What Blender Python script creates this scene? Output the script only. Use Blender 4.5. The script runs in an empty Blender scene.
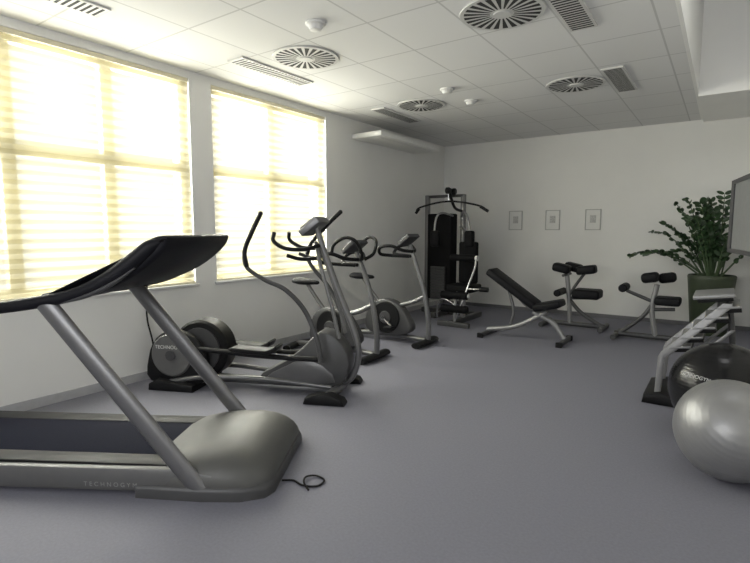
import bpy, bmesh, math, random
from mathutils import Vector, Matrix
random.seed(7)
scene = bpy.context.scene
COL = scene.collection
try:
    scene.view_settings.view_transform = 'Standard'
except Exception: pass

# ---------------------------------------------------------------- materials
def mat(name, col, rough=0.5, metal=0.0, var=0.06, scale=20.0, bump=0.0, bscale=200.0, spec=0.5, coat=0.0):
    m = bpy.data.materials.new(name); m.use_nodes = True
    nt = m.node_tree; b = nt.nodes['Principled BSDF']
    tc = nt.nodes.new('ShaderNodeTexCoord')
    n = nt.nodes.new('ShaderNodeTexNoise'); n.inputs['Scale'].default_value = scale; n.inputs['Detail'].default_value = 4
    nt.links.new(tc.outputs['Object'], n.inputs['Vector'])
    r = nt.nodes.new('ShaderNodeValToRGB')
    r.color_ramp.elements[0].position = 0.3; r.color_ramp.elements[1].position = 0.7
    r.color_ramp.elements[0].color = tuple(c*(1-var) for c in col[:3])+(1,)
    r.color_ramp.elements[1].color = tuple(min(1, c*(1+var)) for c in col[:3])+(1,)
    nt.links.new(n.outputs['Fac'], r.inputs['Fac']); nt.links.new(r.outputs['Color'], b.inputs['Base Color'])
    b.inputs['Roughness'].default_value = rough; b.inputs['Metallic'].default_value = metal
    b.inputs['Specular IOR Level'].default_value = spec
    b.inputs['Coat Weight'].default_value = coat
    if bump > 0:
        n2 = nt.nodes.new('ShaderNodeTexNoise'); n2.inputs['Scale'].default_value = bscale
        nt.links.new(tc.outputs['Object'], n2.inputs['Vector'])
        bp = nt.nodes.new('ShaderNodeBump'); bp.inputs['Strength'].default_value = bump; bp.inputs['Distance'].default_value = 0.01
        nt.links.new(n2.outputs['Fac'], bp.inputs['Height']); nt.links.new(bp.outputs['Normal'], b.inputs['Normal'])
    return m

M_wall = mat('wall_paint', (0.78,0.777,0.758), 0.85, bump=0.05, bscale=120, var=0.012, scale=3)
M_plaster = mat('bulkhead_paint', (0.87,0.867,0.85), 0.85, var=0.012, scale=3)
M_floor = mat('carpet', (0.190,0.190,0.230), 0.70, var=0.06, scale=70, bump=0.2, bscale=300, spec=0.45)
M_base = mat('skirting', (0.42,0.42,0.43), 0.7)
M_base2 = mat('skirting_grey', (0.16,0.16,0.17), 0.7)
M_silver = mat('silver_paint', (0.18,0.18,0.185), 0.36, 0.6, var=0.02)
M_light = mat('light_silver', (0.28,0.28,0.285), 0.4, 0.5, var=0.02)
M_silver_d = mat('dark_silver_paint', (0.078,0.078,0.081), 0.45, 0.35, var=0.03)
M_rail = mat('deck_rail_silver', (0.14,0.14,0.14), 0.42, 0.4, var=0.03)
M_hood = mat('satin_hood', (0.105,0.105,0.101), 0.48, 0.25, var=0.04, scale=5, spec=0.35)
M_chrome = mat('chrome', (0.55,0.55,0.56), 0.25, 0.95, var=0.02)
M_black = mat('black_plastic', (0.009,0.009,0.010), 0.5, var=0.1, spec=0.2)
M_blackg = mat('black_satin', (0.006,0.006,0.009), 0.5, var=0.1, spec=0.22)
M_shroud = mat('black_shroud', (0.007,0.007,0.008), 0.7, var=0.1, spec=0.1)
M_vinyl = mat('black_vinyl', (0.007,0.007,0.009), 0.55, var=0.1, bump=0.1, spec=0.18)
M_belt = mat('running_belt', (0.013,0.014,0.024), 0.85, var=0.15, scale=150, spec=0.05)
M_rubber = mat('rubber', (0.012,0.012,0.012), 0.8, spec=0.2)
M_dkgrey = mat('dark_grey', (0.05,0.05,0.054), 0.5)
M_screen = mat('screen', (0.06,0.07,0.075), 0.2)
M_white = mat('white_plastic', (0.70,0.70,0.69), 0.5, var=0.02)
M_acw = mat('casing_white', (0.80,0.80,0.78), 0.6, var=0.02)
M_letter = mat('grey_lettering', (0.30,0.30,0.30), 0.6)
M_letter2 = mat('pale_lettering', (0.55,0.55,0.55), 0.6)
M_grille = mat('grille_plate', (0.58,0.58,0.57), 0.5, var=0.02)
M_slot = mat('slot_dark', (0.02,0.02,0.02), 0.8)
M_frameW = mat('window_frame_paint', (0.72,0.67,0.50), 0.5)
M_leaf = mat('leaf', (0.028,0.060,0.024), 0.35, var=0.4, scale=14)
M_stem = mat('stem', (0.05,0.085,0.035), 0.5)
M_pot = mat('green_pot', (0.038,0.052,0.027), 0.5, var=0.1)
M_soil = mat('soil', (0.03,0.022,0.015), 0.9)
M_paper = mat('paper', (0.74,0.74,0.72), 0.7, var=0.02)
M_print = mat('print_ink', (0.50,0.50,0.49), 0.7, var=0.3, scale=60)
M_panel = mat('grey_panel', (0.20,0.205,0.205), 0.6, var=0.05)
M_pic = mat('picture_frame_silver', (0.40,0.40,0.39), 0.5, 0.0)
M_ballS = mat('silver_ball_vinyl', (0.30,0.30,0.305), 0.40, 0.55, var=0.02)
M_ballK = mat('black_ball_vinyl', (0.008,0.008,0.009), 0.22, var=0.1, spec=0.35)

def ball_rings(m):
    nt = m.node_tree; b = nt.nodes['Principled BSDF']
    tc = nt.nodes.new('ShaderNodeTexCoord')
    w = nt.nodes.new('ShaderNodeTexWave'); w.wave_type='BANDS'; w.bands_direction='Z'; w.inputs['Scale'].default_value = 14
    nt.links.new(tc.outputs['Object'], w.inputs['Vector'])
    bp = nt.nodes.new('ShaderNodeBump'); bp.inputs['Strength'].default_value=0.12; bp.inputs['Distance'].default_value=0.004
    nt.links.new(w.outputs['Fac'], bp.inputs['Height']); nt.links.new(bp.outputs['Normal'], b.inputs['Normal'])
ball_rings(M_ballS); ball_rings(M_ballK)

def ceiling_mat():
    m = bpy.data.materials.new('ceiling_tiles'); m.use_nodes=True
    nt=m.node_tree; b=nt.nodes['Principled BSDF']; b.inputs['Roughness'].default_value=0.9
    tc=nt.nodes.new('ShaderNodeTexCoord'); mp=nt.nodes.new('ShaderNodeMapping')
    mp.inputs['Location'].default_value=(3.5,-3.2,0)
    nt.links.new(tc.outputs['Object'],mp.inputs['Vector'])
    br=nt.nodes.new('ShaderNodeTexBrick'); br.offset=0.0; br.squash=1.0
    br.inputs['Scale'].default_value=1.0; br.inputs['Brick Width'].default_value=0.6; br.inputs['Row Height'].default_value=0.7
    br.inputs['Mortar Size'].default_value=0.008; br.inputs['Mortar Smooth'].default_value=0.1
    br.inputs['Color1'].default_value=(0.75,0.75,0.75,1); br.inputs['Color2'].default_value=(0.72,0.72,0.72,1)
    br.inputs['Mortar'].default_value=(0.54,0.54,0.54,1)
    nt.links.new(mp.outputs['Vector'],br.inputs['Vector'])
    nt.links.new(br.outputs['Color'],b.inputs['Base Color'])
    return m
M_ceil = ceiling_mat()

def blind_mat():
    m = bpy.data.materials.new('sheer_striped_blind'); m.use_nodes=True
    nt=m.node_tree; nt.nodes.clear()
    out=nt.nodes.new('ShaderNodeOutputMaterial')
    tc=nt.nodes.new('ShaderNodeTexCoord'); sx=nt.nodes.new('ShaderNodeSeparateXYZ')
    nt.links.new(tc.outputs['Object'],sx.inputs[0])
    dv=nt.nodes.new('ShaderNodeMath'); dv.operation='DIVIDE'; dv.inputs[1].default_value=0.075
    nt.links.new(sx.outputs['Z'],dv.inputs[0])
    fr=nt.nodes.new('ShaderNodeMath'); fr.operation='FRACT'; nt.links.new(dv.outputs[0],fr.inputs[0])
    def ramp(a,b_):
        rp=nt.nodes.new('ShaderNodeValToRGB'); e=rp.color_ramp.elements
        e[0].position=0.0; e[0].color=a; e[1].position=0.15; e[1].color=a
        for p,c in ((0.5,b_),(0.70,b_),(1.0,a)):
            x=rp.color_ramp.elements.new(p); x.color=c
        nt.links.new(fr.outputs[0],rp.inputs[0]); return rp
    op=ramp((0.93,0.93,0.93,1),(0.85,0.85,0.85,1))
    sc=ramp((0.0335,0.0295,0.0155,1),(0.0345,0.0322,0.0220,1))
    tr=nt.nodes.new('ShaderNodeBsdfTransparent'); tr.inputs[0].default_value=(1,0.98,0.89,1)
    tl=nt.nodes.new('ShaderNodeBsdfTranslucent'); nt.links.new(sc.outputs[0],tl.inputs[0])
    df=nt.nodes.new('ShaderNodeBsdfDiffuse'); df.inputs[0].default_value=(0.72,0.66,0.46,1)
    mx=nt.nodes.new('ShaderNodeMixShader'); mx.inputs[0].default_value=0.2
    nt.links.new(tl.outputs[0],mx.inputs[1]); nt.links.new(df.outputs[0],mx.inputs[2])
    m2=nt.nodes.new('ShaderNodeMixShader')
    nt.links.new(op.outputs[0],m2.inputs[0]); nt.links.new(tr.outputs[0],m2.inputs[1]); nt.links.new(mx.outputs[0],m2.inputs[2])
    nt.links.new(m2.outputs[0],out.inputs[0])
    return m
M_blind = blind_mat()
def glass_mat():
    m = bpy.data.materials.new('window_glass'); m.use_nodes=True
    nt=m.node_tree; nt.nodes.clear(); out=nt.nodes.new('ShaderNodeOutputMaterial')
    tr=nt.nodes.new('ShaderNodeBsdfTransparent'); tr.inputs[0].default_value=(0.97,0.98,0.98,1)
    gl=nt.nodes.new('ShaderNodeBsdfGlossy'); gl.inputs['Roughness'].default_value=0.05
    mx=nt.nodes.new('ShaderNodeMixShader'); mx.inputs[0].default_value=0.04
    nt.links.new(tr.outputs[0],mx.inputs[1]); nt.links.new(gl.outputs[0],mx.inputs[2]); nt.links.new(mx.outputs[0],out.inputs[0])
    return m
M_glass=glass_mat()

# ---------------------------------------------------------------- mesh builder
def V(*a): return Vector(a)
def catmull(pts, n):
    pts=[Vector(p) for p in pts]
    if len(pts)<3 or n<=1: return pts
    P=[pts[0]*2-pts[1]]+pts+[pts[-1]*2-pts[-2]]
    out=[]
    for i in range(1,len(P)-2):
        for k in range(n):
            t=k/n; a,b,c,d=P[i-1],P[i],P[i+1],P[i+2]
            out.append(0.5*((2*b)+(-a+c)*t+(2*a-5*b+4*c-d)*t*t+(-a+3*b-3*c+d)*t**3))
    out.append(pts[-1]); return out

class MB:
    def __init__(s): s.bm=bmesh.new(); s.mats=[]
    def mi(s,m):
        if m not in s.mats: s.mats.append(m)
        return s.mats.index(m)
    def _faces(s,vs,fs,m):
        bv=[s.bm.verts.new(v) for v in vs]; idx=s.mi(m)
        for f in fs:
            try:
                fc=s.bm.faces.new([bv[i] for i in f]); fc.material_index=idx
            except ValueError: pass
    def box(s,c,size,m,rot=None,bev=0.0):
        b=bmesh.new(); bmesh.ops.create_cube(b,size=1.0)
        for v in b.verts: v.co=Vector((v.co.x*size[0],v.co.y*size[1],v.co.z*size[2]))
        if bev>0: bmesh.ops.bevel(b,geom=list(b.edges),offset=min(bev,min(size)*0.48),segments=3,profile=0.5,affect='EDGES')
        R=Matrix.Identity(3)
        if rot:
            from mathutils import Euler
            R=Euler([math.radians(a) for a in rot]).to_matrix()
        b.verts.index_update()
        vs=[R@v.co+Vector(c) for v in b.verts]; fs=[[v.index for v in f.verts] for f in b.faces]
        b.free(); s._faces(vs,fs,m); return s
    def tube(s,pts,r,m,seg=12,n=8,flat=None,ref=None,cap=True):
        path=catmull(pts,n)
        L=len(path)
        def rad(i):
            if isinstance(r,(list,tuple)):
                f=i/(L-1)*(len(r)-1); k=min(int(f),len(r)-2); return r[k]*(1-(f-k))+r[k+1]*(f-k)
            return r
        vs=[];prev=None
        for i,p in enumerate(path):
            t=(path[min(i+1,L-1)]-path[max(i-1,0)])
            t.normalize()
            if ref is not None: u=Vector(ref)
            elif prev is None: u=Vector((0,0,1)) if abs(t.z)<0.9 else Vector((0,1,0))
            else: u=prev
            u=(u-t*u.dot(t)).normalized(); prev=u; w=t.cross(u)
            R=rad(i); fa,fb=(flat if flat else (1,1))
            for k in range(seg):
                a=2*math.pi*k/seg; vs.append(p+u*math.cos(a)*R*fa+w*math.sin(a)*R*fb)
        fs=[]
        for i in range(L-1):
            j=i+1
            for k in range(seg):
                k2=(k+1)%seg; fs.append([i*seg+k,i*seg+k2,j*seg+k2,j*seg+k])
        if cap:
            fs.append(list(range(seg))[::-1]); fs.append([(L-1)*seg+k for k in range(seg)])
        s._faces(vs,fs,m); return s
    def cyl(s,p1,p2,r,m,seg=24,r2=None,bev=0.0):
        p1=Vector(p1);p2=Vector(p2); r2=r if r2 is None else r2
        if bev>0:
            d=(p2-p1).normalized()
            return s.rings([(p1,r-bev),(p1+d*bev,r),(p2-d*bev,r2),(p2,r2-bev)],p2-p1,m,seg)
        return s.rings([(p1,r),(p2,r2)],p2-p1,m,seg)
    def rings(s,prs,d,m,seg=24):
        d=Vector(d).normalized(); u=Vector((0,0,1)) if abs(d.z)<0.9 else Vector((1,0,0))
        u=(u-d*u.dot(d)).normalized(); w=d.cross(u); vs=[];fs=[]
        for p,r in prs:
            for k in range(seg):
                a=2*math.pi*k/seg; vs.append(Vector(p)+u*math.cos(a)*r+w*math.sin(a)*r)
        for i in range(len(prs)-1):
            for k in range(seg):
                k2=(k+1)%seg; fs.append([i*seg+k,i*seg+k2,(i+1)*seg+k2,(i+1)*seg+k])
        fs.append(list(range(seg))[::-1]); fs.append([(len(prs)-1)*seg+k for k in range(seg)])
        s._faces(vs,fs,m); return s
    def loft(s,secs,m):
        n=len(secs[0]); vs=[v for sec in secs for v in sec]; fs=[]
        for i in range(len(secs)-1):
            for k in range(n):
                k2=(k+1)%n; fs.append([i*n+k,i*n+k2,(i+1)*n+k2,(i+1)*n+k])
        fs.append(list(range(n))[::-1]); fs.append([(len(secs)-1)*n+k for k in range(n)])
        s._faces(vs,fs,m); return s
    def prism(s,prof,y0,y1,m,bev=0.01,smooth=0):
        P=[Vector((p[0],0,p[1])) for p in prof]
        if smooth:
            N=len(P);Q=[]
            for i in range(N):
                a,b,c,d=P[(i-1)%N],P[i],P[(i+1)%N],P[(i+2)%N]
                for k in range(smooth):
                    t=k/smooth; Q.append(0.5*((2*b)+(-a+c)*t+(2*a-5*b+4*c-d)*t*t+(-a+3*b-3*c+d)*t**3))
            P=Q
        N=len(P)
        area=sum(P[i].x*P[(i+1)%N].z-P[(i+1)%N].x*P[i].z for i in range(N))
        sg=1 if area>0 else -1
        def inset(d):
            out=[]
            for i in range(N):
                t=(P[(i+1)%N]-P[i-1]); t.normalize(); nrm=Vector((-t.z,0,t.x))*sg
                out.append(P[i]+nrm*d)
            return out
        secs=[]
        for dy,d in ((0,bev),(bev*0.3,bev*0.3),(bev,0)):
            secs.append([v+Vector((0,y0+dy,0)) for v in inset(d)])
        for dy,d in ((bev,0),(bev*0.3,bev*0.3),(0,bev)):
            secs.append([v+Vector((0,y1-dy,0)) for v in inset(d)])
        s.loft(secs,m); return s
    def sphere(s,c,r,m,u=32,v=16,sc=(1,1,1)):
        b=bmesh.new(); bmesh.ops.create_uvsphere(b,u_segments=u,v_segments=v,radius=r); b.verts.index_update()
        vs=[Vector((x.co.x*sc[0],x.co.y*sc[1],x.co.z*sc[2]))+Vector(c) for x in b.verts]; fs=[[q.index for q in f.verts] for f in b.faces]; b.free()
        s._faces(vs,fs,m); return s
    def obj(s,name,parent=None,ang=35,label=None,flatshade=False,**props):
        bmesh.ops.recalc_face_normals(s.bm,faces=list(s.bm.faces))
        me=bpy.data.meshes.new(name); s.bm.to_mesh(me); s.bm.free()
        for m in s.mats: me.materials.append(m)
        if not flatshade:
            me.polygons.foreach_set('use_smooth',[True]*len(me.polygons))
            me.set_sharp_from_angle(angle=math.radians(ang))
        o=bpy.data.objects.new(name,me); COL.objects.link(o)
        if parent: o.parent=parent
        if label: o['label']=label
        for k,v in props.items(): o[k]=v
        return o

def thing(name,loc,rot,label,category,group=None):
    e=bpy.data.objects.new(name,None); e.empty_display_size=0.1
    e.location=loc; e.rotation_euler=(0,0,math.radians(rot)); COL.objects.link(e)
    e['label']=label; e['category']=category
    if group: e['group']=group
    return e
def top(o,label,category,group=None):
    o['label']=label; o['category']=category
    if group: o['group']=group
    return o
def text2d(txt,size,spacing=1.0):
    c=bpy.data.curves.new('t','FONT'); c.body=txt; c.size=size; c.align_x='CENTER'; c.align_y='CENTER'; c.space_character=spacing
    o=bpy.data.objects.new('t',c); COL.objects.link(o)
    bpy.context.view_layer.update()
    dg=bpy.context.evaluated_depsgraph_get(); me=bpy.data.meshes.new_from_object(o.evaluated_get(dg))
    vs=[v.co.copy() for v in me.vertices]; fs=[list(p.vertices) for p in me.polygons]
    bpy.data.objects.remove(o); bpy.data.meshes.remove(me); return vs,fs
def lettering(txt,size,fn,m,parent,spacing=1.0,name='lettering'):
    vs,fs=text2d(txt,size,spacing); b=MB(); b._faces([fn(v.x,v.y) for v in vs],fs,m)
    return b.obj(name,parent,flatshade=True)
S='structure'

# ---------------------------------------------------------------- room shell
XL,XR,YB,YF,H=-4.4,0.62,8.6,-2.2,2.95
XE=-0.34; HU=4.15
WT=0.3
def wbox(b,x0,x1,y0,y1,z0,z1,m): b.box(((x0+x1)/2,(y0+y1)/2,(z0+z1)/2),(x1-x0,y1-y0,z1-z0),m)
b=MB(); wbox(b,XL-WT,XR+WT,YF-WT,YB+WT,-0.2,0,M_floor); b.obj('floor',kind=S,flatshade=True)
b=MB(); wbox(b,XL-WT,XE-0.03,YF-WT,YB+WT,H,HU+0.1,M_ceil); b.obj('ceiling',kind=S,flatshade=True)
b=MB(); wbox(b,XE-0.03,XE,YF-WT,YB+WT,H,HU+0.1,M_plaster); b.obj('trim_2',kind=S,flatshade=True)
b=MB(); wbox(b,XE,XR+WT,YF-WT,YB+WT,HU,HU+0.1,M_plaster); b.obj('ceiling',kind=S,flatshade=True)
b=MB(); wbox(b,XE,XR,6.95,YB,H-0.03,HU,M_plaster); b.obj('trim_1',kind=S,flatshade=True)
b=MB(); wbox(b,XL-WT,XR+WT,YB,YB+WT,0,HU,M_wall); b.obj('wall_back',kind=S,flatshade=True)
b=MB(); wbox(b,XR,XR+WT,YF,YB,0,HU,M_wall); b.obj('wall_right',kind=S,flatshade=True)
b=MB(); wbox(b,XL-WT,XR+WT,YF-WT,YF,0,HU,M_wall); b.obj('wall_front',kind=S,flatshade=True)
WZ0,WZ1=0.86,2.88
wins=[(0.82,3.12,3),(3.38,5.18,2)]
b=MB()
wbox(b,XL-WT,XL,YF,YB,0,WZ0,M_wall); wbox(b,XL-WT,XL,YF,YB,WZ1,H,M_wall)
prev=YF
for y0,y1,n in wins: wbox(b,XL-WT,XL,prev,y0,WZ0,WZ1,M_wall); prev=y1
wbox(b,XL-WT,XL,prev,YB,WZ0,WZ1,M_wall)
b.obj('wall_left',kind=S,flatshade=True)
b=MB(); wbox(b,XL,XL+0.015,YF,YB,0,0.075,M_base); b.obj('baseboard_left',kind=S)
b=MB(); wbox(b,XL+0.015,XR-0.015,YB-0.015,YB,0,0.06,M_base2); b.obj('baseboard_back',kind=S)
b=MB(); wbox(b,XR-0.015,XR,YF,YB,0,0.075,M_base); b.obj('baseboard_right',kind=S)
for i,(y0,y1,n) in enumerate(wins):
    b=MB(); xf0,xf1=XL-0.16,XL-0.09; t=0.07
    wbox(b,xf0,xf1,y0,y1,WZ0,WZ0+t,M_frameW); wbox(b,xf0,xf1,y0,y1,WZ1-t,WZ1,M_frameW)
    wbox(b,xf0,xf1,y0,y0+t,WZ0+t,WZ1-t,M_frameW); wbox(b,xf0,xf1,y1-t,y1,WZ0+t,WZ1-t,M_frameW)
    for k in range(1,n):
        yy=y0+(y1-y0)*k/n; wbox(b,xf0,xf1,yy-0.05,yy+0.05,WZ0+t,WZ1-t,M_frameW)
    wbox(b,xf0+0.005,xf1-0.005,y0+t,y1-t,1.97,2.06,M_frameW)
    wbox(b,xf0+0.03,xf0+0.036,y0+t,y1-t,WZ0+t,WZ1-t,M_glass)
    b.obj('window_%d'%(i+1),kind=S,flatshade=True)
    e=thing('window_blind',(XL-0.012,(y0+y1)/2,WZ0),0,'pale yellow horizontally striped sheer blind, lowered over a bright window','window blind','blinds over the windows')
    hw=(y1-y0)/2-0.004
    b=MB(); vs=[];fs=[]; hh=WZ1-WZ0-0.03; k=0; z=0.01875
    while z<hh:
        x=0.0025 if k%2 else -0.0025
        vs+= [Vector((x,-hw,z)),Vector((x,hw,z))]; k+=1; z+=0.0375
    vs+= [Vector((0,-hw,hh)),Vector((0,hw,hh))]
    for q in range(k): fs.append([2*q,2*q+1,2*q+3,2*q+2])
    b._faces(vs,fs,M_blind); b.obj('blind_fabric',e,flatshade=True)
    b=MB(); b.box((-0.015,0,WZ1-WZ0-0.02),(0.04,2*hw,0.04),M_frameW,bev=0.006); b.obj('head_rail',e)
    b=MB(); b.box((0,0,0.012),(0.022,2*hw,0.022),M_frameW,bev=0.005); b.obj('bottom_rail',e)
    b=MB(); b.box((XL+0.012,(y0+y1)/2,WZ0-0.014),(0.03,y1-y0+0.06,0.024),M_white,bev=0.004); b.obj('trim_%d'%(i+3),kind=S)

# ---------------------------------------------------------------- ceiling fittings
def diffuser(x,y):
    b=MB(); b.cyl((0,0,0),(0,0,-0.012),0.30,M_grille,48,bev=0.003)
    n=24
    for k in range(n):
        a=2*math.pi*k/n; vs=[]
        for (r,s_,da) in ((0.085,-1,0.055),(0.27,-1,0.078),(0.27,1,0.078),(0.085,1,0.055)):
            vs.append(Vector((r*math.cos(a+s_*da),r*math.sin(a+s_*da),-0.0125)))
        b._faces(vs,[[0,1,2,3]],M_slot)
    b.cyl((0,0,-0.012),(0,0,-0.02),0.06,M_grille,24)
    o=b.obj('air_diffuser',flatshade=True); o.location=(x,y,H)
    top(o,'round white swirl air diffuser with radial dark slots in tiled ceiling','air vent','round ceiling diffusers')
for x,y in ((-3.2,3.5),(-1.4,3.6),(-3.2,5.6),(-1.4,5.75)): diffuser(x,y)
def grille(x,y,L=0.95,W=0.20):
    b=MB(); b.box((0,0,-0.007),(W,L,0.014),M_grille)
    for k in range(22):
        yy=-L/2+0.04+(L-0.08)*k/21
        b.box((0,yy,-0.0145),(W-0.04,0.019,0.002),M_slot)
    o=b.obj('ceiling_grille',flatshade=True); o.location=(x,y,H)
    top(o,'rectangular slotted metal air grille set in tiled ceiling','air vent','rectangular ceiling grilles')
for x,y in ((-3.74,3.62),(-3.74,5.9),(-0.98,3.75),(-0.98,5.85),(-3.74,1.5)): grille(x,y)
for x,y in ((-2.62,2.98),(-2.61,5.14),(-2.6,5.75)):
    b=MB(); b.rings([((0,0,0),0.075),((0,0,-0.015),0.075),((0,0,-0.022),0.06),((0,0,-0.05),0.045),((0,0,-0.055),0.03)],(0,0,-1),M_white,28)
    o=b.obj('smoke_detector'); o.location=(x,y,H); top(o,'small round white smoke detector on tiled ceiling','smoke detector','ceiling smoke detectors')
e=thing('air_conditioner',(XL,6.6,2.68),0,'long flat white air conditioning casing high on wall','air conditioner')
b=MB(); b.box((0.25,0,0.035),(0.50,1.7,0.07),M_acw,bev=0.012); b.obj('casing',e)
b=MB(); b.box((0.40,0,-0.002),(0.06,1.5,0.004),M_white); b.obj('outlet',e)

for x in (-3.0,-2.37,-1.74):
    e=thing('picture_frame',(x,YB,1.40),0,'small framed pale print on white wall','picture','three small wall pictures')
    b=MB(); w,h=0.235,0.33
    for sx in (-1,1): b.box((sx*(w/2-0.006),-0.009,h/2),(0.012,0.018,h),M_pic)
    for z in (0.006,h-0.006): b.box((0,-0.009,z),(w-0.024,0.018,0.012),M_pic)
    b.obj('frame',e)
    b=MB(); b.box((0,-0.006,h/2),(w-0.024,0.008,h-0.024),M_paper); b.obj('mount_board',e)
    b=MB(); b.box((0,-0.0115,h/2+0.01),(0.09,0.003,0.12),M_print); b.obj('print',e)

# wall display on arm
e=thing('wall_display',(0.050,5.6,1.20),0,'thin dark-framed display board held off the wall on a bracket','display board')
ang=math.atan2(-0.987,0.158)
def dpt(l,o,z): return Vector((math.cos(ang)*l-math.sin(ang)*o, math.sin(ang)*l+math.cos(ang)*o, z))
def dbox(b,l0,l1,o0,o1,z0,z1,m):
    vs=[dpt(l,o,z) for z in (z0,z1) for (l,o) in ((l0,o0),(l1,o0),(l1,o1),(l0,o1))]
    b._faces(vs,[[3,2,1,0],[4,5,6,7],[0,1,5,4],[1,2,6,5],[2,3,7,6],[3,0,4,7]],m)
b=MB(); 
dbox(b,0,1.0,-0.025,0.02,0,0.035,M_dkgrey); dbox(b,0,1.0,-0.025,0.02,0.605,0.64,M_dkgrey)
dbox(b,0,0.12,-0.025,0.02,0.035,0.605,M_dkgrey); dbox(b,0.94,1.0,-0.025,0.02,0.035,0.605,M_dkgrey)
b.obj('frame',e,flatshade=True)
b=MB(); dbox(b,0.12,0.94,-0.015,0.012,0.035,0.605,M_panel); b.obj('panel',e,flatshade=True)
b=MB(); b.tube([dpt(0.5,0.02,0.32),V(XR-0.050-0.02,-0.5,0.32)],0.02,M_dkgrey); b.box((XR-0.050-0.012,-0.5,0.32),(0.024,0.12,0.2),M_dkgrey); b.obj('bracket',e)

# ---------------------------------------------------------------- treadmill
T=thing('treadmill',(-2.12,2.05,0),30.7,'large silver and black motorised treadmill with swept console arms','treadmill')
b=MB()
for w in (-0.40,0.30):
    b.prism([(-2.1,0.04),(-2.05,0.12),(-1.9,0.145),(-0.4,0.155),(-0.2,0.12),(-0.2,0.03),(-2.0,0.02)],w-0.035,w+0.035,M_rail,bev=0.012)
b.box((-2.0,-0.05,0.05),(0.1,0.68,0.05),M_black); b.box((-1.2,-0.05,0.07),(1.6,0.66,0.08),M_black)
b.obj('deck_frame',T)
for w in (-0.335,0.24):
    b=MB(); b.box((-1.25,w,0.152),(1.6,0.12,0.02),M_black,bev=0.005); b.obj('foot_rail',T)
b=MB(); b.prism([(-2.06,0.11),(-2.08,0.13),(-2.06,0.158),(-0.45,0.158),(-0.45,0.10)],-0.28,0.185,M_belt,bev=0.003); b.obj('running_belt',T)
def hoodsec(s_,W,zt,zb=0.02,p=0.5,n=24):
    out=[]
    for k in range(n+1):
        a=math.pi*k/n; c,si=math.cos(a),math.sin(a)
        out.append(Vector((s_,W*math.copysign(abs(c)**p,c),zb+(zt-zb)*abs(si)**p)))
    return out
b=MB()
secs=[hoodsec(*q) for q in ((-0.62,0.38,0.160,0.02,0.45),(-0.57,0.42,0.174,0.02,0.48),(-0.46,0.445,0.202,0.02,0.54),(-0.34,0.447,0.226,0.02,0.60),(-0.22,0.447,0.234,0.02,0.62),(-0.12,0.437,0.222,0.02,0.62),(-0.05,0.415,0.198,0.02,0.6),(0.0,0.385,0.168,0.02,0.56),(0.03,0.35,0.135,0.02,0.52),(0.045,0.30,0.10,0.02,0.5))]
b.loft(secs,M_hood); b.obj('motor_hood',T,ang=60)
b=MB(); secs=[hoodsec(*q) for q in ((-0.66,0.447,0.085,0.0,0.3),(-0.3,0.462,0.088,0.0,0.3),(-0.1,0.45,0.088,0.0,0.3),(0.02,0.40,0.085,0.0,0.35),(0.055,0.33,0.07,0.0,0.4))]
b.loft(secs,M_silver_d); b.obj('hood_skirt',T,ang=60)
for w in (-0.43,0.41):
    b=MB(); b.tube([(-0.30,w,0.03),(-0.34,w,0.08),(-1.10,w,1.03)],1.0,M_silver,seg=20,n=6,flat=(0.026,0.052),ref=(0,1,0)); b.obj('upright',T)
b=MB()
b.prism([(-1.16,1.045),(-1.0,1.085),(-0.88,1.13),(-0.76,1.195),(-0.65,1.272),(-0.57,1.335),(-0.50,1.368),(-0.45,1.372),(-0.43,1.355),(-0.46,1.295),(-0.55,1.215),(-0.67,1.14),(-0.83,1.075),(-0.99,1.035),(-1.16,1.01)],-0.435,0.42,M_blackg,bev=0.025,smooth=4)
b.obj('console',T,ang=80)
b=MB(); b.box((-0.70,0,1.25),(0.20,0.42,0.012),M_screen,rot=(0,-36,0),bev=0.004); b.obj('display',T)
for w in (-0.43,0.42):
    b=MB(); b.tube([(-1.75,w*0.95,0.94),(-1.55,w,0.975),(-1.35,w,0.998),(-1.15,w,1.028),(-0.98,w,1.062),(-0.85,w,1.105),(-0.72,w,1.172),(-0.61,w,1.25),(-0.53,w,1.315),(-0.47,w*0.97,1.345)],[0.75,0.9,0.95,1.0,1.0,1.15,1.3,1.3,1.1,0.5],M_blackg,seg=24,flat=(0.030,0.032),ref=(0,1,0)); b.obj('handrail',T,ang=80)
b=MB(); b.tube([(-1.02,-0.437,1.025),(-0.86,-0.452,1.068),(-0.72,-0.457,1.13),(-0.60,-0.450,1.21)],[0.4,1.0,1.0,0.4],M_silver_d,seg=14,flat=(0.016,0.011),ref=(0,1,0)); b.obj('console_trim',T)
lettering('TECHNOGYM',0.034,lambda x,y:Vector((-0.80+x,-0.4365,0.062+y)),M_letter,T,1.6)

b=MB(); b.tube([(-1.955,1.895,0.006),(-1.90,1.93,0.006),(-1.82,1.92,0.006),(-1.75,1.96,0.006),(-1.76,2.03,0.006),(-1.83,2.04,0.008),(-1.86,1.99,0.014),(-1.82,1.93,0.018),(-1.76,1.90,0.006)],0.0055,M_rubber,seg=8)
o=b.obj('power_cable'); top(o,'short black power cable looped on carpet beside treadmill','cable')
b=MB(); b.tube([(0,0,0),(0.01,-0.02,-0.3),(0.02,0.02,-0.55),(0.05,0.03,-0.8),(0.10,0.0,-0.885)],0.008,M_rubber,seg=8)
o=b.obj('wall_cable'); o.location=(XL+0.02,2.58,0.9); top(o,'thin black cable hanging down the wall below the window','cable')

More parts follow.
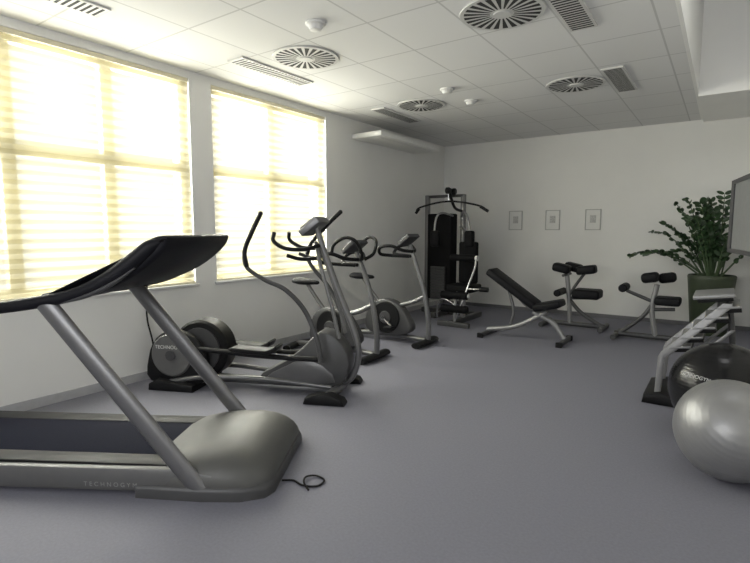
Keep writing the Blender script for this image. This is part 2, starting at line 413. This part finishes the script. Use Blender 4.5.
# ---------------------------------------------------------------- elliptical trainer
E=thing('elliptical_trainer',(-2.7,3.27,0),24,'silver elliptical cross trainer with long curved arm levers','exercise machine')
b=MB()
b.box((-0.72,0,0.07),(1.6,0.10,0.06),M_silver_d,bev=0.02)
b.tube([(-1.45,-0.2,0.07),(-1.1,-0.2,0.13),(-0.6,-0.13,0.12),(0,-0.1,0.07)],0.022,M_silver)
b.tube([(-1.45,0.2,0.07),(-1.1,0.2,0.13),(-0.6,0.13,0.12),(0,0.1,0.07)],0.022,M_silver)
b.tube([(0.0,-0.28,0.05),(0.06,0,0.06),(0.0,0.28,0.05)],0.035,M_silver)
b.obj('base_frame',E)
for y0,y1 in ((-0.36,-0.24),(0.24,0.36)):
    b=MB(); b.prism([(-0.17,0.0),(0.17,0.0),(0.15,0.05),(0.05,0.085),(-0.08,0.08),(-0.16,0.05)],y0,y1,M_black,bev=0.012); b.obj('front_foot',E)
b=MB(); b.prism([(-1.62,0.0),(-1.2,0.0),(-1.2,0.06),(-1.55,0.1),(-1.62,0.06)],-0.27,0.27,M_black,bev=0.015); b.obj('rear_foot',E)
b=MB(); b.prism([(-0.66,0.10),(-0.62,0.17),(-0.40,0.29),(-0.22,0.44),(-0.10,0.55),(0.04,0.50),(0.14,0.36),(0.14,0.2),(0.05,0.08),(-0.35,0.06),(-0.62,0.06)],-0.11,0.11,M_silver_d,bev=0.025,smooth=2)
b.obj('front_housing',E,ang=40)
b=MB(); b.prism([(-0.60,0.12),(-0.40,0.24),(-0.26,0.30),(-0.08,0.26),(0.03,0.12),(-0.35,0.08)],-0.119,-0.10,M_silver,bev=0.006,smooth=2); b.obj('housing_panel',E)
b=MB(); b.tube([(-0.15,0,1.42),(-0.06,0,1.15),(0.05,0,0.85),(0.17,0,0.55),(0.21,0,0.34),(0.15,0,0.14),(0.02,0,0.06)],[0.8,0.9,1,1.0,1.0,1.0,0.9],M_silver,seg=18,flat=(0.036,0.028),ref=(0,1,0)); b.obj('console_column',E)
for g in (-1,1):
    b=MB(); b.tube([(-0.16,0,1.30),(-0.09,0.09*g,1.1),(0.0,0.11*g,0.8),(0.07,0.11*g,0.5)],0.016,M_silver); b.obj('column_brace',E)
b=MB(); b.box((-0.17,0,1.43),(0.20,0.30,0.06),M_silver,rot=(0,-38,0),bev=0.012); b.obj('console',E)
b=MB(); b.box((-0.188,0,1.458),(0.16,0.26,0.02),M_screen,rot=(0,-38,0),bev=0.004); b.obj('display',E)
for sgn in (-1,1):
    b=MB()
    b.tube([(-0.12,0.03*sgn,1.27),(-0.22,0.14*sgn,1.24),(-0.36,0.19*sgn,1.25),(-0.46,0.19*sgn,1.31),(-0.46,0.17*sgn,1.38)],0.017,M_black)
    b.obj('fixed_handlebar',E)
    b=MB(); b.tube([(-0.13,0.03*sgn,1.16),(-0.25,0.12*sgn,1.16),(-0.36,0.16*sgn,1.19)],0.016,M_black); b.obj('pulse_grip',E)
for sgn in (-1,1):
    w=0.30*sgn
    pts=[(-0.52,1.53),(-0.60,1.38),(-0.665,1.23),(-0.65,1.10),(-0.50,1.0),(-0.32,0.92),(-0.18,0.74),(-0.08,0.5),(-0.05,0.32)]
    if sgn>0: pts=[(-0.02,1.56),(-0.14,1.45),(-0.28,1.30),(-0.34,1.18),(-0.28,1.05),(-0.15,0.9),(-0.02,0.7),(0.02,0.5),(0.0,0.32)]
    P=[(p[0],w*(1 if i<6 else 0.8),p[1]) for i,p in enumerate(pts)]
    b=MB(); b.tube(P,[0.015,0.016,0.017,0.017,0.018,0.019,0.02,0.022,0.022],M_silver_d); 
    lever=b.obj('arm_lever',E)
    b=MB(); b.tube(P[:4],0.019,M_black); b.sphere(P[0],0.020,M_black,16,8); b.obj('grip',lever)
    pz=0.36 if sgn<0 else 0.30
    b=MB(); b.tube([(-1.38,0.17*sgn,pz+0.02),(-0.9,0.2*sgn,pz),(-0.45,0.21*sgn,pz-0.02),(-0.06,0.22*sgn,0.34)],0.022,M_black); b.obj('pedal_bar',E)
    b=MB(); cx=-0.62 if sgn<0 else -0.85
    b.prism([(cx-0.19,pz+0.02),(cx-0.2,pz+0.06),(cx+0.1,pz+0.045),(cx+0.19,pz+0.09),(cx+0.2,pz+0.06),(cx+0.12,pz+0.01)],0.21*sgn-0.075,0.21*sgn+0.075,M_black,bev=0.01,smooth=2); b.obj('foot_pedal',E)
b=MB(); b.cyl((-1.24,-0.05,0.33),(-1.24,0.15,0.33),0.265,M_black,48,bev=0.02)
b.cyl((-1.24,-0.07,0.33),(-1.24,-0.05,0.33),0.2,M_dkgrey,40); b.cyl((-1.24,-0.09,0.33),(-1.24,0.2,0.33),0.05,M_silver_d,24); b.obj('drive_wheel',E)
b=MB(); b.prism([(-1.64,0.06),(-1.66,0.28),(-1.58,0.45),(-1.42,0.53),(-1.24,0.48),(-1.12,0.34),(-1.12,0.2),(-1.16,0.06)],-0.20,-0.12,M_black,bev=0.02,smooth=3); b.obj('rear_housing',E,ang=50)
b=MB(); b.cyl((-1.42,-0.225,0.31),(-1.42,-0.19,0.31),0.19,M_rail,48,bev=0.012); b.cyl((-1.42,-0.235,0.31),(-1.42,-0.22,0.31),0.045,M_dkgrey,32); b.obj('flywheel_cover',E)
lettering('TECHNOGYM',0.044,lambda x,y:Vector((-1.42+x,-0.2375,0.385+y)),M_white,E,1.0)
b=MB(); b.cyl((-1.24,-0.24,0.33),(-1.24,-0.19,0.33),0.03,M_chrome,20); b.obj('crank_hub',E)

# ---------------------------------------------------------------- exercise bikes
def bike(loc,rot,label,loop=1.0,col_h=0.0):
    B=thing('exercise_bike',loc,rot,label,'exercise bike','upright exercise bikes')
    b=MB(); b.tube([(-1.05,0,0.06),(-0.7,0,0.08),(-0.3,0,0.08),(0.02,0,0.06)],0.032,M_silver); b.obj('base_bar',B)
    b=MB(); b.tube([(0.02,-0.26,0.035),(0.05,0,0.045),(0.02,0.26,0.035)],1.0,M_black,seg=14,flat=(0.035,0.06),ref=(0,0,1)); b.obj('front_foot',B)
    b=MB(); b.tube([(-1.03,-0.22,0.035),(-1.06,0,0.045),(-1.03,0.22,0.035)],1.0,M_black,seg=14,flat=(0.035,0.05),ref=(0,0,1)); b.obj('rear_foot',B)
    b=MB(); b.prism([(-0.80,0.14),(-0.80,0.32),(-0.71,0.48),(-0.52,0.54),(-0.33,0.48),(-0.2,0.33),(-0.14,0.18),(-0.3,0.09),(-0.6,0.08)],-0.07,0.07,M_silver_d,bev=0.02,smooth=3); b.obj('housing',B,ang=50)
    b=MB(); b.cyl((-0.5,-0.09,0.31),(-0.5,0.09,0.31),0.2,M_black,40,bev=0.012); b.obj('flywheel_cover',B)
    b=MB(); b.cyl((-0.5,-0.10,0.31),(-0.5,0.10,0.31),0.08,M_dkgrey,36,bev=0.008); b.obj('hub_disc',B)
    b=MB(); b.cyl((-0.5,-0.17,0.31),(-0.5,0.17,0.31),0.022,M_chrome,16)
    b.tube([(-0.5,-0.14,0.31),(-0.38,-0.15,0.22)],0.014,M_chrome,seg=8); b.tube([(-0.5,0.14,0.31),(-0.62,0.15,0.40)],0.014,M_chrome,seg=8); b.obj('crank',B)
    b=MB(); b.box((-0.37,-0.21,0.21),(0.11,0.1,0.03),M_black,bev=0.01); b.obj('pedal',B)
    b=MB(); b.box((-0.63,0.21,0.41),(0.11,0.1,0.03),M_black,bev=0.01); b.obj('pedal',B)
    b=MB(); b.tube([(0.06,0,0.05),(0.06,0,0.3),(0.0,0,0.65),(-0.10,0,0.95),(-0.2,0,1.16+col_h)],[1.0,1.0,0.95,0.85,0.75],M_silver,seg=16,flat=(0.034,0.030),ref=(0,1,0)); b.obj('console_column',B)
    b=MB(); b.tube([(-0.6,0,0.45),(-0.76,0,0.62),(-0.88,0,0.77)],0.022,M_silver); b.obj('seat_post',B)
    b=MB()
    def sec(x,w,h,z): return [Vector((x,w*math.cos(a*math.pi/8),z+h*math.sin(a*math.pi/8))) for a in range(16)]
    b.loft([sec(-1.06,0.05,0.015,0.82),sec(-1.03,0.11,0.035,0.81),sec(-0.96,0.125,0.04,0.805),sec(-0.88,0.09,0.035,0.80),sec(-0.8,0.045,0.028,0.80),sec(-0.74,0.03,0.022,0.798),sec(-0.72,0.015,0.012,0.796)],M_vinyl); b.obj('saddle',B,ang=60)
    b=MB(); b.box((-0.22,0,1.22+col_h),(0.19,0.28,0.05),M_dkgrey,rot=(0,-38,0),bev=0.01); b.obj('console',B)
    b=MB(); b.box((-0.235,0,1.243+col_h),(0.14,0.22,0.02),M_screen,rot=(0,-38,0),bev=0.004); b.obj('display',B)
    z=1.10+col_h; L=loop
    for g in (-1,1):
        b=MB()
        b.tube([(-0.15,0.02*g,z-0.02),(-0.22,0.16*g*L,z),(-0.33,0.24*g*L,z+0.05),(-0.48,0.24*g*L,z+0.03),(-0.52,0.17*g*L,z-0.05),(-0.42,0.1*g,z-0.07),(-0.2,0.02*g,z-0.08)],0.02,M_black)
        if L>1: b.tube([(-0.33,0.24*g*L,z+0.05),(-0.30,0.23*g*L,z+0.15),(-0.18,0.2*g*L,z+0.22),(-0.07,0.17*g*L,z+0.18),(-0.05,0.12*g,z+0.05),(-0.12,0.04*g,z-0.02)],0.018,M_black)
        b.obj('handlebar',B)
    b=MB(); b.tube([(-0.32,0,0.47),(-0.15,0,0.52),(0.01,0,0.6)],0.028,M_silver); b.obj('frame_link',B)
    return B
bike((-3.07,4.35,0),3,'silver upright exercise bike with black looped handlebars, behind cross trainer',1.15,0.0)
bike((-2.95,5.28,0),3,'silver upright exercise bike with black saddle and short handlebars',1.0,0.06)

# ---------------------------------------------------------------- multi gym
G=thing('multi_gym',(-3.55,7.15,0),0,'tall black and silver multi-station weight machine with pull-down arms','weight machine')
DX=0.24
b=MB()
b.box((-0.15,0.35,0.04),(1.05,0.08,0.08),M_silver_d,bev=0.01); b.box((0.1+DX,-0.1,0.04),(0.08,1.1,0.08),M_silver_d,bev=0.01); b.box((-0.2,0.1,0.04),(0.08,0.5,0.08),M_silver_d,bev=0.01)
b.box((0.15+DX,-0.62,0.035),(0.5,0.07,0.07),M_silver_d,bev=0.01)
b.obj('base_frame',G)
b=MB(); b.box((-0.56,0.30,1.0),(0.06,0.09,1.95),M_silver,bev=0.012); b.box((0.07,0.34,1.0),(0.06,0.10,1.95),M_silver,bev=0.012)
b.box((-0.25,0.32,1.95),(0.68,0.06,0.045),M_silver_d,bev=0.01); b.obj('upright_frame',G)
b=MB(); b.box((-0.22,0.18,0.97),(0.42,0.24,1.38),M_shroud,bev=0.02); b.obj('weight_shroud',G)
b=MB()
for k in range(12): b.box((-0.22,0.045,0.30+k*0.045),(0.26,0.04,0.038),M_dkgrey,bev=0.003)
b.obj('weight_stack',G)
b=MB(); b.tube([(-0.1,0.32,1.96),(0.0,0.0,2.02),(0.1,-0.25,1.98)],0.03,M_black); b.tube([(0.05,0.32,1.7),(0.08,0.0,1.75),(0.1,-0.22,1.95)],0.022,M_black); b.obj('top_boom',G)
for y in (-0.26,-0.05):
    b=MB(); b.cyl((0.06,y,1.99),(0.12,y,1.99),0.05,M_black,24,bev=0.01); b.obj('pulley',G)
b=MB(); b.tube([(-0.44,-0.3,1.66),(-0.36,-0.3,1.75),(0.1,-0.26,1.83),(0.56,-0.22,1.76),(0.72,-0.22,1.67)],0.014,M_black,n=5)
b.tube([(0.1,-0.26,1.83),(0.1,-0.26,1.97)],0.008,M_chrome,seg=8); b.tube([(-0.44,-0.3,1.66),(-0.38,-0.3,1.73)],0.022,M_black); b.tube([(0.60,-0.22,1.74),(0.72,-0.22,1.67)],0.022,M_black)
b.obj('pull_down_bar',G)
for pts in ([(0.05,0.3,1.62),(0.26,-0.05,1.68),(0.42,-0.28,1.6),(0.50,-0.35,1.4),(0.50,-0.35,1.24)],[(0.03,0.05,1.62),(-0.02,-0.2,1.66),(-0.06,-0.32,1.6),(-0.08,-0.35,1.4),(-0.06,-0.35,1.24)]):
    b=MB(); b.tube(pts,0.015,M_light); pa=b.obj('press_arm',G)
    x,y,z=pts[-1]; b=MB(); b.box((x,y-0.01,z+0.03),(0.14,0.10,0.24),M_shroud,bev=0.03); b.obj('arm_pad',pa)
b=MB(); b.box((0.10+DX,-0.02,0.90),(0.30,0.09,0.64),M_shroud,bev=0.03); b.obj('back_pad',G)
b=MB(); b.box((0.14+DX,-0.27,0.54),(0.42,0.40,0.11),M_shroud,bev=0.03); b.obj('seat',G)
b=MB(); b.box((0.1+DX,-0.2,0.28),(0.07,0.07,0.46),M_light,bev=0.01); b.tube([(0.1+DX,-0.38,0.5),(0.14+DX,-0.52,0.45),(0.15+DX,-0.58,0.28),(0.15+DX,-0.58,0.05)],0.022,M_light); b.tube([(0.02+DX,0.0,0.3),(0.02+DX,0.06,0.62),(0.02+DX,0.06,1.3),(0.05,0.3,1.45)],0.022,M_light); b.obj('seat_support',G)
for p,q,r_ in (((-0.06+DX,-0.6,0.46),(0.36+DX,-0.6,0.46),0.055),((-0.06+DX,-0.6,0.26),(0.36+DX,-0.6,0.26),0.055),((-0.06+DX,-0.3,0.99),(0.36+DX,-0.34,0.99),0.05)):
    b=MB(); b.cyl(p,q,r_,M_shroud,20,bev=0.012); b.obj('roller_pad',G)
b=MB(); b.tube([(0.15+DX,-0.58,0.06),(0.3+DX,-0.5,0.55),(0.36+DX,-0.38,0.85),(0.36+DX,-0.34,0.98)],0.015,M_chrome); b.tube([(0.3+DX,-0.5,0.55),(0.52+DX,-0.5,0.56)],0.014,M_chrome); b.cyl((0.5+DX,-0.5,0.56),(0.62+DX,-0.5,0.56),0.035,M_black,16); b.cyl((0.34+DX,-0.34,0.99),(0.39+DX,-0.345,0.99),0.038,M_white,16); b.cyl((0.34+DX,-0.6,0.46),(0.38+DX,-0.6,0.46),0.03,M_white,16)
b.tube([(-0.05,-0.3,0.06),(0.0,-0.34,0.3),(0.14,-0.4,0.36),(0.30,-0.42,0.30)],0.015,M_chrome); b.obj('lever',G)

# ---------------------------------------------------------------- incline bench
N=thing('weight_bench',(-2.05,6.32,0),0,'black padded adjustable incline weight bench on silver frame','weight bench')
b=MB(); b.box((-0.16,0,0.655),(0.76,0.30,0.095),M_vinyl,rot=(0,34,0),bev=0.03); b.obj('backrest',N)
b=MB(); b.box((0.30,0,0.465),(0.34,0.32,0.09),M_vinyl,rot=(0,-14,0),bev=0.03); b.obj('seat',N)
b=MB(); b.tube([(-0.5,0,0.07),(-0.1,0,0.16),(0.28,0,0.38)],0.032,M_light); b.tube([(0.1,0,0.36),(0.35,0,0.25),(0.5,0,0.06)],0.032,M_light)
b.tube([(-0.40,0,0.77),(-0.1,0,0.54),(0.08,0,0.41),(0.4,0,0.43)],0.02,M_silver); b.tube([(-0.2,0,0.13),(-0.15,0,0.35),(-0.22,0,0.62)],0.02,M_silver); b.obj('frame',N)
for x in (-0.5,0.5):
    b=MB(); b.tube([(x,-0.25,0.03),(x,0.25,0.03)],0.03,M_silver_d); b.box((x,-0.25,0.03),(0.07,0.04,0.06),M_black); b.box((x,0.25,0.03),(0.07,0.04,0.06),M_black); b.obj('foot_bar',N)

def padbench(loc,rot,label,kind):
    P=thing('exercise_bench',loc,rot,label,'exercise bench')
    b=MB(); b.tube([(-0.42,0,0.05),(0.42,0,0.05)],0.034,M_silver_d)
    for x in (-0.4,0.4): b.tube([(x,-0.25,0.035),(x,0.25,0.035)],0.034,M_silver_d)
    b.obj('base_frame',P)
    b=MB()
    if kind==1:
        b.tube([(-0.05,0,0.06),(-0.08,0,0.45),(-0.12,0,0.78)],0.032,M_light); b.tube([(0.38,0,0.05),(0.1,0,0.22),(-0.07,0,0.4)],0.028,M_silver_d); b.tube([(-0.08,0,0.42),(0.2,0,0.44)],0.022,M_silver_d)
        b.tube([(-0.12,-0.2,0.76),(-0.12,0.2,0.76)],0.02,M_silver_d)
    else:
        b.tube([(0.05,0,0.06),(0.0,0,0.4),(0.04,0,0.72)],0.032,M_light); b.tube([(-0.35,0,0.06),(-0.1,0,0.3),(0.02,0,0.5)],0.026,M_silver_d); b.tube([(0.0,0,0.5),(-0.3,0,0.62)],0.022,M_silver_d)
        b.tube([(0.02,0,0.4),(0.25,0,0.42)],0.022,M_silver_d)
    b.obj('post',P)
    if kind==1:
        for w,x,z in ((-0.13,-0.16,0.86),(0.13,-0.06,0.86)):
            b=MB(); b.box((x,w,z),(0.24,0.2,0.12),M_vinyl,rot=(0,12,0),bev=0.04); b.obj('arm_pad',P)
        b=MB(); b.box((0.17,0,0.50),(0.36,0.34,0.13),M_vinyl,bev=0.035); b.obj('seat',P)
        b=MB(); b.cyl((-0.2,-0.2,0.50),(-0.2,0.2,0.50),0.05,M_vinyl,20,bev=0.012); b.obj('roller_pad',P)
        b=MB(); b.box((0.15,-0.02,0.84),(0.26,0.2,0.12),M_vinyl,rot=(0,-8,0),bev=0.035); b.tube([(0.13,0,0.8),(0.0,0,0.6),(-0.08,0,0.45)],0.02,M_silver_d); b.obj('hip_pad',P)
    else:
        for x,w,z in ((-0.03,-0.09,0.81),(0.14,0.11,0.80)):
            b=MB(); b.box((x,w,z),(0.20,0.16,0.125),M_vinyl,rot=(0,-10,0),bev=0.045); b.obj('hip_pad',P)
        b=MB(); b.cyl((-0.33,-0.15,0.66),(-0.33,0.15,0.66),0.052,M_vinyl,20,bev=0.014); b.obj('roller_pad',P)
        b=MB(); b.box((0.17,0,0.52),(0.28,0.28,0.10),M_vinyl,bev=0.03); b.obj('seat',P)
    return P
padbench((-1.72,7.5,0),0,'black padded arm curl bench with raised pads and silver post',1)
padbench((-0.70,7.15,0),0,'low black padded back extension bench with ankle roller',2)

# ---------------------------------------------------------------- planter and plant
PH=0.80
P=thing('potted_plant',(-0.11,8.07,0),0,'wide arching dark green leafy plant in dark olive green pot','plant')
b=MB(); b.rings([((0,0,0),0.20),((0,0,0.02),0.21),((0,0,PH-0.06),0.275),((0,0,PH-0.02),0.28),((0,0,PH),0.27),((0,0,PH),0.24),((0,0,PH-0.06),0.24)],(0,0,1),M_pot,40); b.obj('pot',P)
b=MB(); b.cyl((0,0,PH-0.058),(0,0,PH-0.04),0.24,M_soil,32); b.obj('soil',P)
bs=MB(); bl=MB()
NS=34
for i in range(NS):
    a=2*math.pi*(i/NS)*7+random.uniform(-.2,.2)
    c,s_=math.cos(a),math.sin(a)
    f=0.05+0.95*random.random()
    reach=0.15+0.66*f; rise=(1.0-0.38*f)*random.uniform(0.82,1.03)
    if s_>0.3: reach*=0.5
    r0=0.10*random.random(); pts=[]
    droop=0.50+0.85*f
    for k in range(7):
        t=k/6
        pts.append(Vector((c*(r0+reach*0.98*(t**0.9))-0.15*t, s_*(r0+reach*t*0.5)-0.02, PH-0.05+rise*(1.65*t)-rise*droop*0.85*t*t)))
    for p in pts: p.y=max(-0.32,min(p.y,0.42)); p.x=min(p.x,0.50)
    bs.tube(pts,[0.012,0.004],M_stem,seg=6,n=4)
    cp=catmull(pts,2); n=len(cp)
    for k in range(3,n):
        p=cp[k]; t=(cp[min(k+1,n-1)]-cp[k-1]).normalized()
        side=t.cross(Vector((0,0,1))); 
        if side.length<0.05: side=Vector((1,0,0))
        side.normalize()
        for g in (-1,1):
            d=(side*g*0.9+t*0.6+Vector((random.uniform(-.35,.35),random.uniform(-.2,.2),random.uniform(-.35,.3)))).normalized()
            ll=random.uniform(0.085,0.12); wv=d.cross(Vector((random.uniform(-.6,.6),-1.0,random.uniform(-.1,1)))).normalized()*0.026
            up=d.cross(wv).normalized()*0.006
            q=[p,p+d*ll*0.2+wv*0.8,p+d*ll*0.5+wv,p+d*ll*0.8+wv*0.75,p+d*ll,p+d*ll*0.8-wv*0.75,p+d*ll*0.5-wv,p+d*ll*0.2-wv*0.8,p+d*ll*0.5+up]
            for v in q: v.y=max(-0.44,min(v.y,0.50))
            bl._faces(q,[[j,(j+1)%8,8] for j in range(8)],M_leaf)
bs.obj('stem',P,kind='stuff'); bl.obj('foliage',P,kind='stuff')

# ---------------------------------------------------------------- stepper-like machine
R=thing('step_machine',(0,4.52,0),0,'compact silver step machine with slanted stacked ledges and black foot','exercise machine')
for y in (0.05,0.48):
    b=MB(); b.prism([(-0.40,0.05),(-0.385,0.38),(-0.37,0.42),(0.02,0.85),(0.08,0.85),(0.08,0.825),(-0.335,0.37),(-0.355,0.05)],y-0.014,y+0.014,M_light,bev=0.005)
    b.prism([(-0.30,0.05),(-0.27,0.27),(0.08,0.65),(0.11,0.65),(-0.24,0.255),(-0.27,0.05)],y-0.012,y+0.012,M_light,bev=0.004)
    b.obj('side_rail',R)
b=MB(); b.prism([(-0.48,0.0),(-0.16,0.0),(-0.20,0.06),(-0.34,0.10),(-0.47,0.07)],-0.03,0.56,M_black,bev=0.015); b.obj('foot',R)
for t in range(5):
    x=-0.27+0.075*t; z=0.475+0.086*t
    b=MB(); b.box((x+0.03,0.265,z),(0.15,0.46,0.018),M_light,rot=(0,-8,0),bev=0.004); b.box((x+0.05,0.265,z-0.026),(0.12,0.38,0.03),M_black,rot=(0,-8,0),bev=0.003); b.obj('ledge',R)  # black slabs under ledges and top panel stand in for shaded gaps
b=MB(); b.box((-0.04,0.265,0.895),(0.27,0.47,0.032),M_light,rot=(0,-8,0),bev=0.008); b.box((-0.03,0.265,0.866),(0.23,0.42,0.026),M_black,rot=(0,-8,0),bev=0.004); b.obj('top_panel',R)
b=MB(); b.tube([(0.10,0.265,0.03),(0.10,0.265,0.5),(0.06,0.265,0.86)],1.0,M_silver_d,seg=14,flat=(0.03,0.022),ref=(0,1,0)); b.obj('rear_post',R)
b=MB(); b.prism([(0.02,0),(0.20,0),(0.19,0.05),(0.04,0.05)],0.05,0.48,M_black,bev=0.012); b.obj('rear_foot',R)
b=MB(); b.box((-0.08,0.265,0.045),(0.32,0.08,0.05),M_silver_d,bev=0.01); b.obj('base_bar',R)

# ---------------------------------------------------------------- balls
b=MB(); b.sphere((0,0,0),0.28,M_ballS,64,32); o=b.obj('exercise_ball',ang=80); o.location=(0.089,3.37,0.28); o.rotation_euler=(0.9,0.3,0)
top(o,'silver grey inflatable exercise ball on carpet','exercise ball')
r=0.32; e=thing('exercise_ball',(0.047,4.057,0),0,'glossy black inflatable exercise ball behind the silver ball','exercise ball')
b=MB(); b.sphere((0,0,0),r,M_ballK,64,32); o=b.obj('ball_shell',e,ang=80); o.location=(0,0,r)
dirc=Vector((-0.50,-0.78,0.40)).normalized(); uu=Vector((0.85,-0.53,0)).normalized(); uu=(uu-dirc*uu.dot(dirc)).normalized(); vv=dirc.cross(uu)
if vv.z<0: vv=-vv
lettering('TECHNOGYM',0.034,lambda x,y:(dirc+uu*(x/r)+vv*(y/r)).normalized()*(r+0.002)+Vector((0,0,r)),M_letter2,e)

# ---------------------------------------------------------------- lights
def area(name,loc,rot,sx,sy,power,col=(1,1,1)):
    l=bpy.data.lights.new(name,'AREA'); l.shape='RECTANGLE'; l.size=sx; l.size_y=sy; l.energy=power; l.color=col
    o=bpy.data.objects.new(name,l); o.location=loc; o.rotation_euler=[math.radians(a) for a in rot]; COL.objects.link(o); return o
for y0,y1,n in wins:
    area('daylight',(XL-0.85,(y0+y1)/2,(WZ0+WZ1)/2+0.5),(0,-76,0),2.3,(y1-y0)+0.9,1800,(0.985,0.99,1.0))
area('rear_fill',(-1.2,YF+0.1,1.9),(96,0,0),2.8,1.5,68,(0.97,0.98,1))  # added fill lamp behind the camera; no window is built there
area('well_fill',(0.14,3.6,4.0),(62,0,0),0.6,0.5,10,(1,1,1))  # unseen lamp added inside the ceiling well to brighten the bulkhead face
w=bpy.data.worlds.new('World'); scene.world=w; w.use_nodes=True
bg=w.node_tree.nodes['Background']; bg.inputs[0].default_value=(0.98,0.99,1,1); bg.inputs[1].default_value=4.5

cam=bpy.data.cameras.new('camera'); cam.sensor_width=36; cam.lens=24.0; cam.clip_start=0.05
co=bpy.data.objects.new('camera',cam); COL.objects.link(co); co.location=(0,0,1.4)
co.rotation_euler=(math.radians(90-5.88),0,math.radians(34.85)); scene.camera=co
